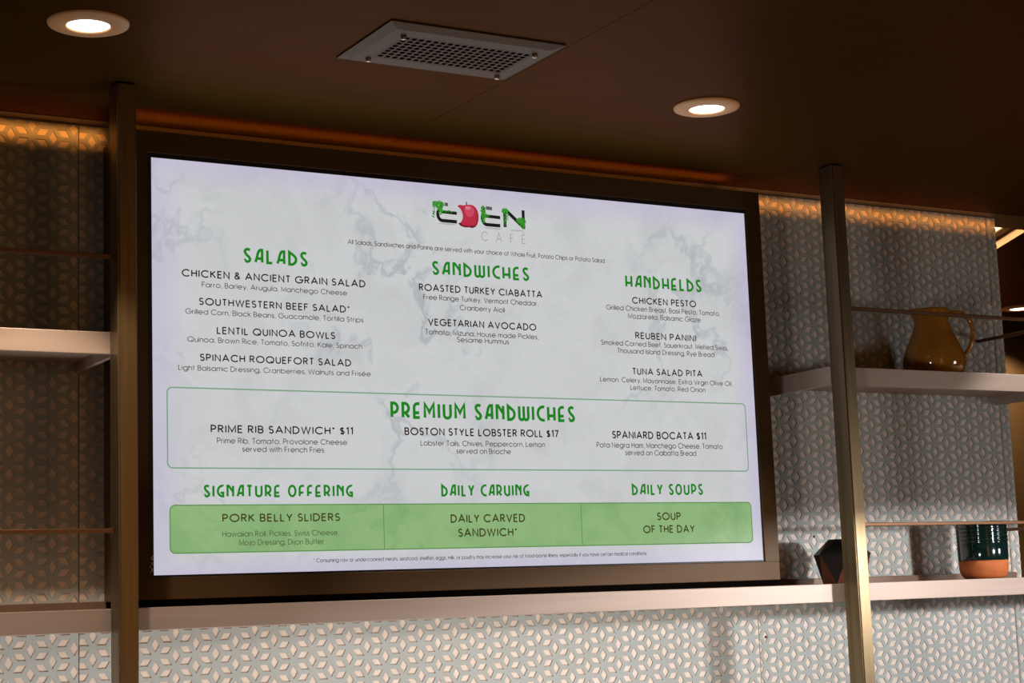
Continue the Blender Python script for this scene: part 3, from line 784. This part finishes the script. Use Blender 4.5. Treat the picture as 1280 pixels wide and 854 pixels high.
leaves(0.7860, 0.7590, 0.0075, 0.0068, 52, .0018); leaves(0.7900, 0.7470, 0.0050, 0.0110, 16, .0014); leaves(0.7850, 0.7390, 0.0040, 0.0120, 24, .0014)
leaves(0.8250, 0.7400, 0.0115, 0.0070, 72, .0019); leaves(0.8290, 0.7300, 0.0065, 0.0070, 26, .0017)
for x0, x1, z in ((0.622, 0.666, 0.7205), (0.732, 0.776, 0.7190), (0.797, 0.833, 0.7185)):
    e = [((x0 + x1) / 2 + (x1 - x0) / 2 * math.cos(a), z + 0.0016 * math.sin(a)) for a in (2 * PI * k / 20 for k in range(20))]
    flat_mesh('logo_shadow', e, [tuple(range(20))], Y1, M['logo_shadow'], pan)
lettering('logo_subtitle', 'L', 'CAFÉ', 0.7799, 0.6902, 0.109, 0.0200, Y3, M['ink_cafe'], pan)
# small pale flecks at the lower left of the bezel
rnd = random.Random(3); vs, fs = [], []
for k in range(11):
    x, z = -0.0045 + rnd.uniform(-.003, .003), 0.006 + 0.0034 * k * rnd.uniform(.7, 1.1); b = len(vs)
    for q in range(5):
        r = rnd.uniform(.0008, .0026); t = q * 2 * PI / 5
        vs.append((x + r * math.cos(t) * .6, z + r * math.sin(t) * 1.3))
    fs.append(tuple(range(b, b + 5)))
flat_mesh('bezel_flecks', vs, fs, 0.0008, M['fleck'], ms)

# ------------------------------------------------------------------ ceiling fittings
def downlight(x, y, label, watts, kind_group='round recessed downlights', spot=104, tint=(1.0, 0.88, 0.76)):
    r = empty('downlight', P(x, y, ZC), label, 'light', kind_group)
    c = P(x, y, ZC)
    lathe('trim_ring', [(0.0352, -0.0005), (0.0352, -0.0060), (0.0375, -0.0078), (0.0600, -0.0062), (0.0660, -0.0040), (0.0672, -0.0012), (0.0672, -0.0003)], M['white_ring'], r, c, 64)
    lathe('lens', [(0.0, -0.0058), (0.020, -0.0057), (0.0342, -0.0050), (0.0351, -0.0045), (0.0351, -0.0008), (0.0, -0.0008)], M['lamp'], r, c, 48)
    l = bpy.data.lights.new('downlight_beam', 'SPOT'); l.energy = watts; l.color = tint
    l.spot_size = math.radians(spot); l.spot_blend = 0.3; l.shadow_soft_size = 0.012
    o = bpy.data.objects.new('downlight_beam', l); COL.objects.link(o)
    o.parent = r; o.location = (0, 0.052, -0.012)
    return r
downlight(-0.257, -0.452, 'round downlight in the ceiling at the upper left, above the left post', 40, spot=76, tint=(1.0, 0.78, 0.56))
downlight(1.014, -0.435, 'round downlight in the ceiling above the right half of the menu screen', 48, spot=84)
downlight(3.640, 1.290, 'distant round downlight in the far ceiling beyond the tiled wall', 16, spot=140)

vx0, vx1, vy0, vy1 = 0.1950, 0.5385, -0.669, -0.444
gx0, gx1, gy0, gy1 = 0.246, 0.499, -0.6165, -0.497
vt = empty('air_vent', P((vx0 + vx1) / 2, (vy0 + vy1) / 2, ZC), 'rectangular metal air vent grille set in the brown ceiling', 'vent')
vs, fs = [], []
ring = lambda x0, x1, y0, y1, z: [P(x0, y0, z), P(x1, y0, z), P(x1, y1, z), P(x0, y1, z)]
rings = [ring(vx0, vx1, vy0, vy1, ZC - 0.0005), ring(vx0, vx1, vy0, vy1, ZC - 0.0028), ring(vx0 + .020, vx1 - .020, vy0 + .020, vy1 - .016, ZC - 0.0085),
         ring(gx0 - .003, gx1 + .003, gy0 - .003, gy1 + .003, ZC - 0.0085), ring(gx0 - .003, gx1 + .003, gy0 - .003, gy1 + .003, ZC - 0.003)]
for q in rings: vs += q
for k in range(len(rings) - 1):
    for i in range(4):
        fs.append((4 * k + i, 4 * k + (i + 1) % 4, 4 * k + 4 + (i + 1) % 4, 4 * k + 4 + i))
pydata('frame', vs, fs, M['steel'], vt, fix=True)
box('dark_duct', gx0 - .0028, gx1 + .0028, gy0 - .0028, gy1 + .0028, ZC - 0.0035, ZC - 0.0008, M['void'], vt)
bm = bmesh.new(); NXH, NYH = 18, 8
for k in range(NXH + 1):
    x = gx0 + (gx1 - gx0) * k / NXH; add_box(bm, x - .0020, x + .0020, gy0 - .0025, gy1 + .0025, ZC - 0.0084, ZC - 0.0074)
for k in range(NYH + 1):
    y = gy0 + (gy1 - gy0) * k / NYH; add_box(bm, gx0 - .0025, gx1 + .0025, y - .0018, y + .0018, ZC - 0.0085, ZC - 0.0073)
link('grille', bm_mesh(bm, 'grille'), M['steel'], vt)
for x, y in ((gx0 - .004, gy0 - .002), (gx0 - .006, gy1 + .016), (gx1 + .004, gy0 - .002), (gx1 + .006, gy1 + .020)):
    lathe('screw', [(0, -0.0155), (0.0035, -0.0150), (0.0052, -0.0125), (0.0052, -0.0086), (0.0, -0.0086)], M['screw'], vt, P(x, y, ZC), 16)

# ------------------------------------------------------------------ things on the shelves
CR = Vector((0.868, -0.495, 0))                     # towards the right of the room
c = P(2.020, 0.030, 0.4362)
jg = empty('jug', c, 'amber glazed jug with a loop handle on the right shelf', 'jug')
def spout(q, a):
    d = Vector((math.cos(a), math.sin(a), 0)).dot(-CR)
    k = max(0, d) ** 6 * max(0, (q.z - 0.142) / 0.03)
    return q - CR * 0.010 * k + Vector((0, 0, 0.003 * k))
prof = [(0, .004), (.050, .004), (.060, .001), (.066, .004), (.072, .016), (.0772, .034), (.0768, .050), (.0725, .066), (.0650, .084), (.0560, .104), (.0475, .124),
        (.0425, .142), (.0420, .156), (.0445, .168), (.0450, .172), (.0430, .1745), (.0405, .172), (.0385, .158), (.0390, .142), (.0440, .122), (.0610, .084), (.0720, .050), (.0640, .012), (0, .009)]
lathe('body', prof, M['jug'], jg, c, 56, spout)
hp = catmull([c + CR * a + Vector((0, 0, h)) for a, h in ((.038, .158), (.056, .1655), (.078, .160), (.095, .142), (.1015, .116), (.096, .088), (.083, .064), (.068, .048))], 6)
n = len(hp); tube('handle', hp, [0.0082 - 0.0012 * math.sin(PI * i / (n - 1)) for i in range(n)], M['jug'], jg, 14, 0.8, Vector((0, 0, 1)))

c = P(2.107, 0.0, -0.0594)
ck = empty('crock', c, 'dark green glazed crock with a bare terracotta base on the ledge', 'crock')
lathe('terracotta_base', [(0, .0005), (.043, .0005), (.047, .0015), (.0535, .008), (.0578, .017), (.0592, .026), (.0596, .0440), (.052, .0440), (.050, .012), (0, .010)], M['terracotta'], ck, c, 56)
gl = [(.0530, .0441), (.0597, .0441), (.0602, .046), (.0606, .060), (.0612, .086)]
for k in range(5):
    h = .088 + k * .0092
    gl += [(.0604, h), (.0620, h + .0030), (.0620, h + .0062)]
gl += [(.0612, .1345), (.0622, .1360), (.0618, .1385), (.0590, .1390), (.0560, .136), (.0545, .10), (.0530, .0441)]
lathe('glazed_body', gl, M['green'], ck, c, 64)

c = P(1.686, 0.030, -0.0594)
fv = empty('faceted_vase', c, 'dark faceted vase half hidden behind the right post on the ledge', 'vase')
SID = 6
def hexring(r, h, off): return [c + Vector((r * math.cos(off + 2 * PI * k / SID), r * math.sin(off + 2 * PI * k / SID), h)) for k in range(SID)]
A0 = math.radians(-118)
b0, w0, t0 = hexring(0.048, 0.0005, A0 + PI / 6), hexring(0.0700, 0.0690, A0), hexring(0.030, 0.1040, A0 + PI / 6)
ti, bi = hexring(0.025, 0.1040, A0 + PI / 6), hexring(0.022, 0.030, A0 + PI / 6)
vs = b0 + w0 + t0 + ti + bi
fs, mi = [], []
for k in range(SID):
    k2 = (k + 1) % SID; km = (k - 1) % SID
    fs.append((km, k, SID + k)); mi.append(1)                                  # clay triangle standing on the base edge
    fs.append((k, SID + k2, SID + k)); mi.append(0)
    fs.append((SID + k, SID + k2, 2 * SID + k)); mi.append(0)
    fs.append((2 * SID + k, SID + k2, 2 * SID + k2)); mi.append(0)
    fs.append((2 * SID + k, 2 * SID + k2, 3 * SID + k2, 3 * SID + k)); mi.append(0)
    fs.append((3 * SID + k, 3 * SID + k2, 4 * SID + k2, 4 * SID + k)); mi.append(0)
fs.append(tuple(range(SID))[::-1]); mi.append(1)
fs.append(tuple(4 * SID + k for k in range(SID))); mi.append(0)
used = [i for i, m_ in enumerate(mi) if m_ == 0]; clay = [i for i, m_ in enumerate(mi) if m_ == 1]
pydata('glazed_body', vs, [fs[i] for i in used], M['dark_glaze'], fv)
cl = pydata('clay_facets', vs, [fs[i] for i in clay], M['rust'], fv); cl['label'] = 'rust brown bare clay facets'
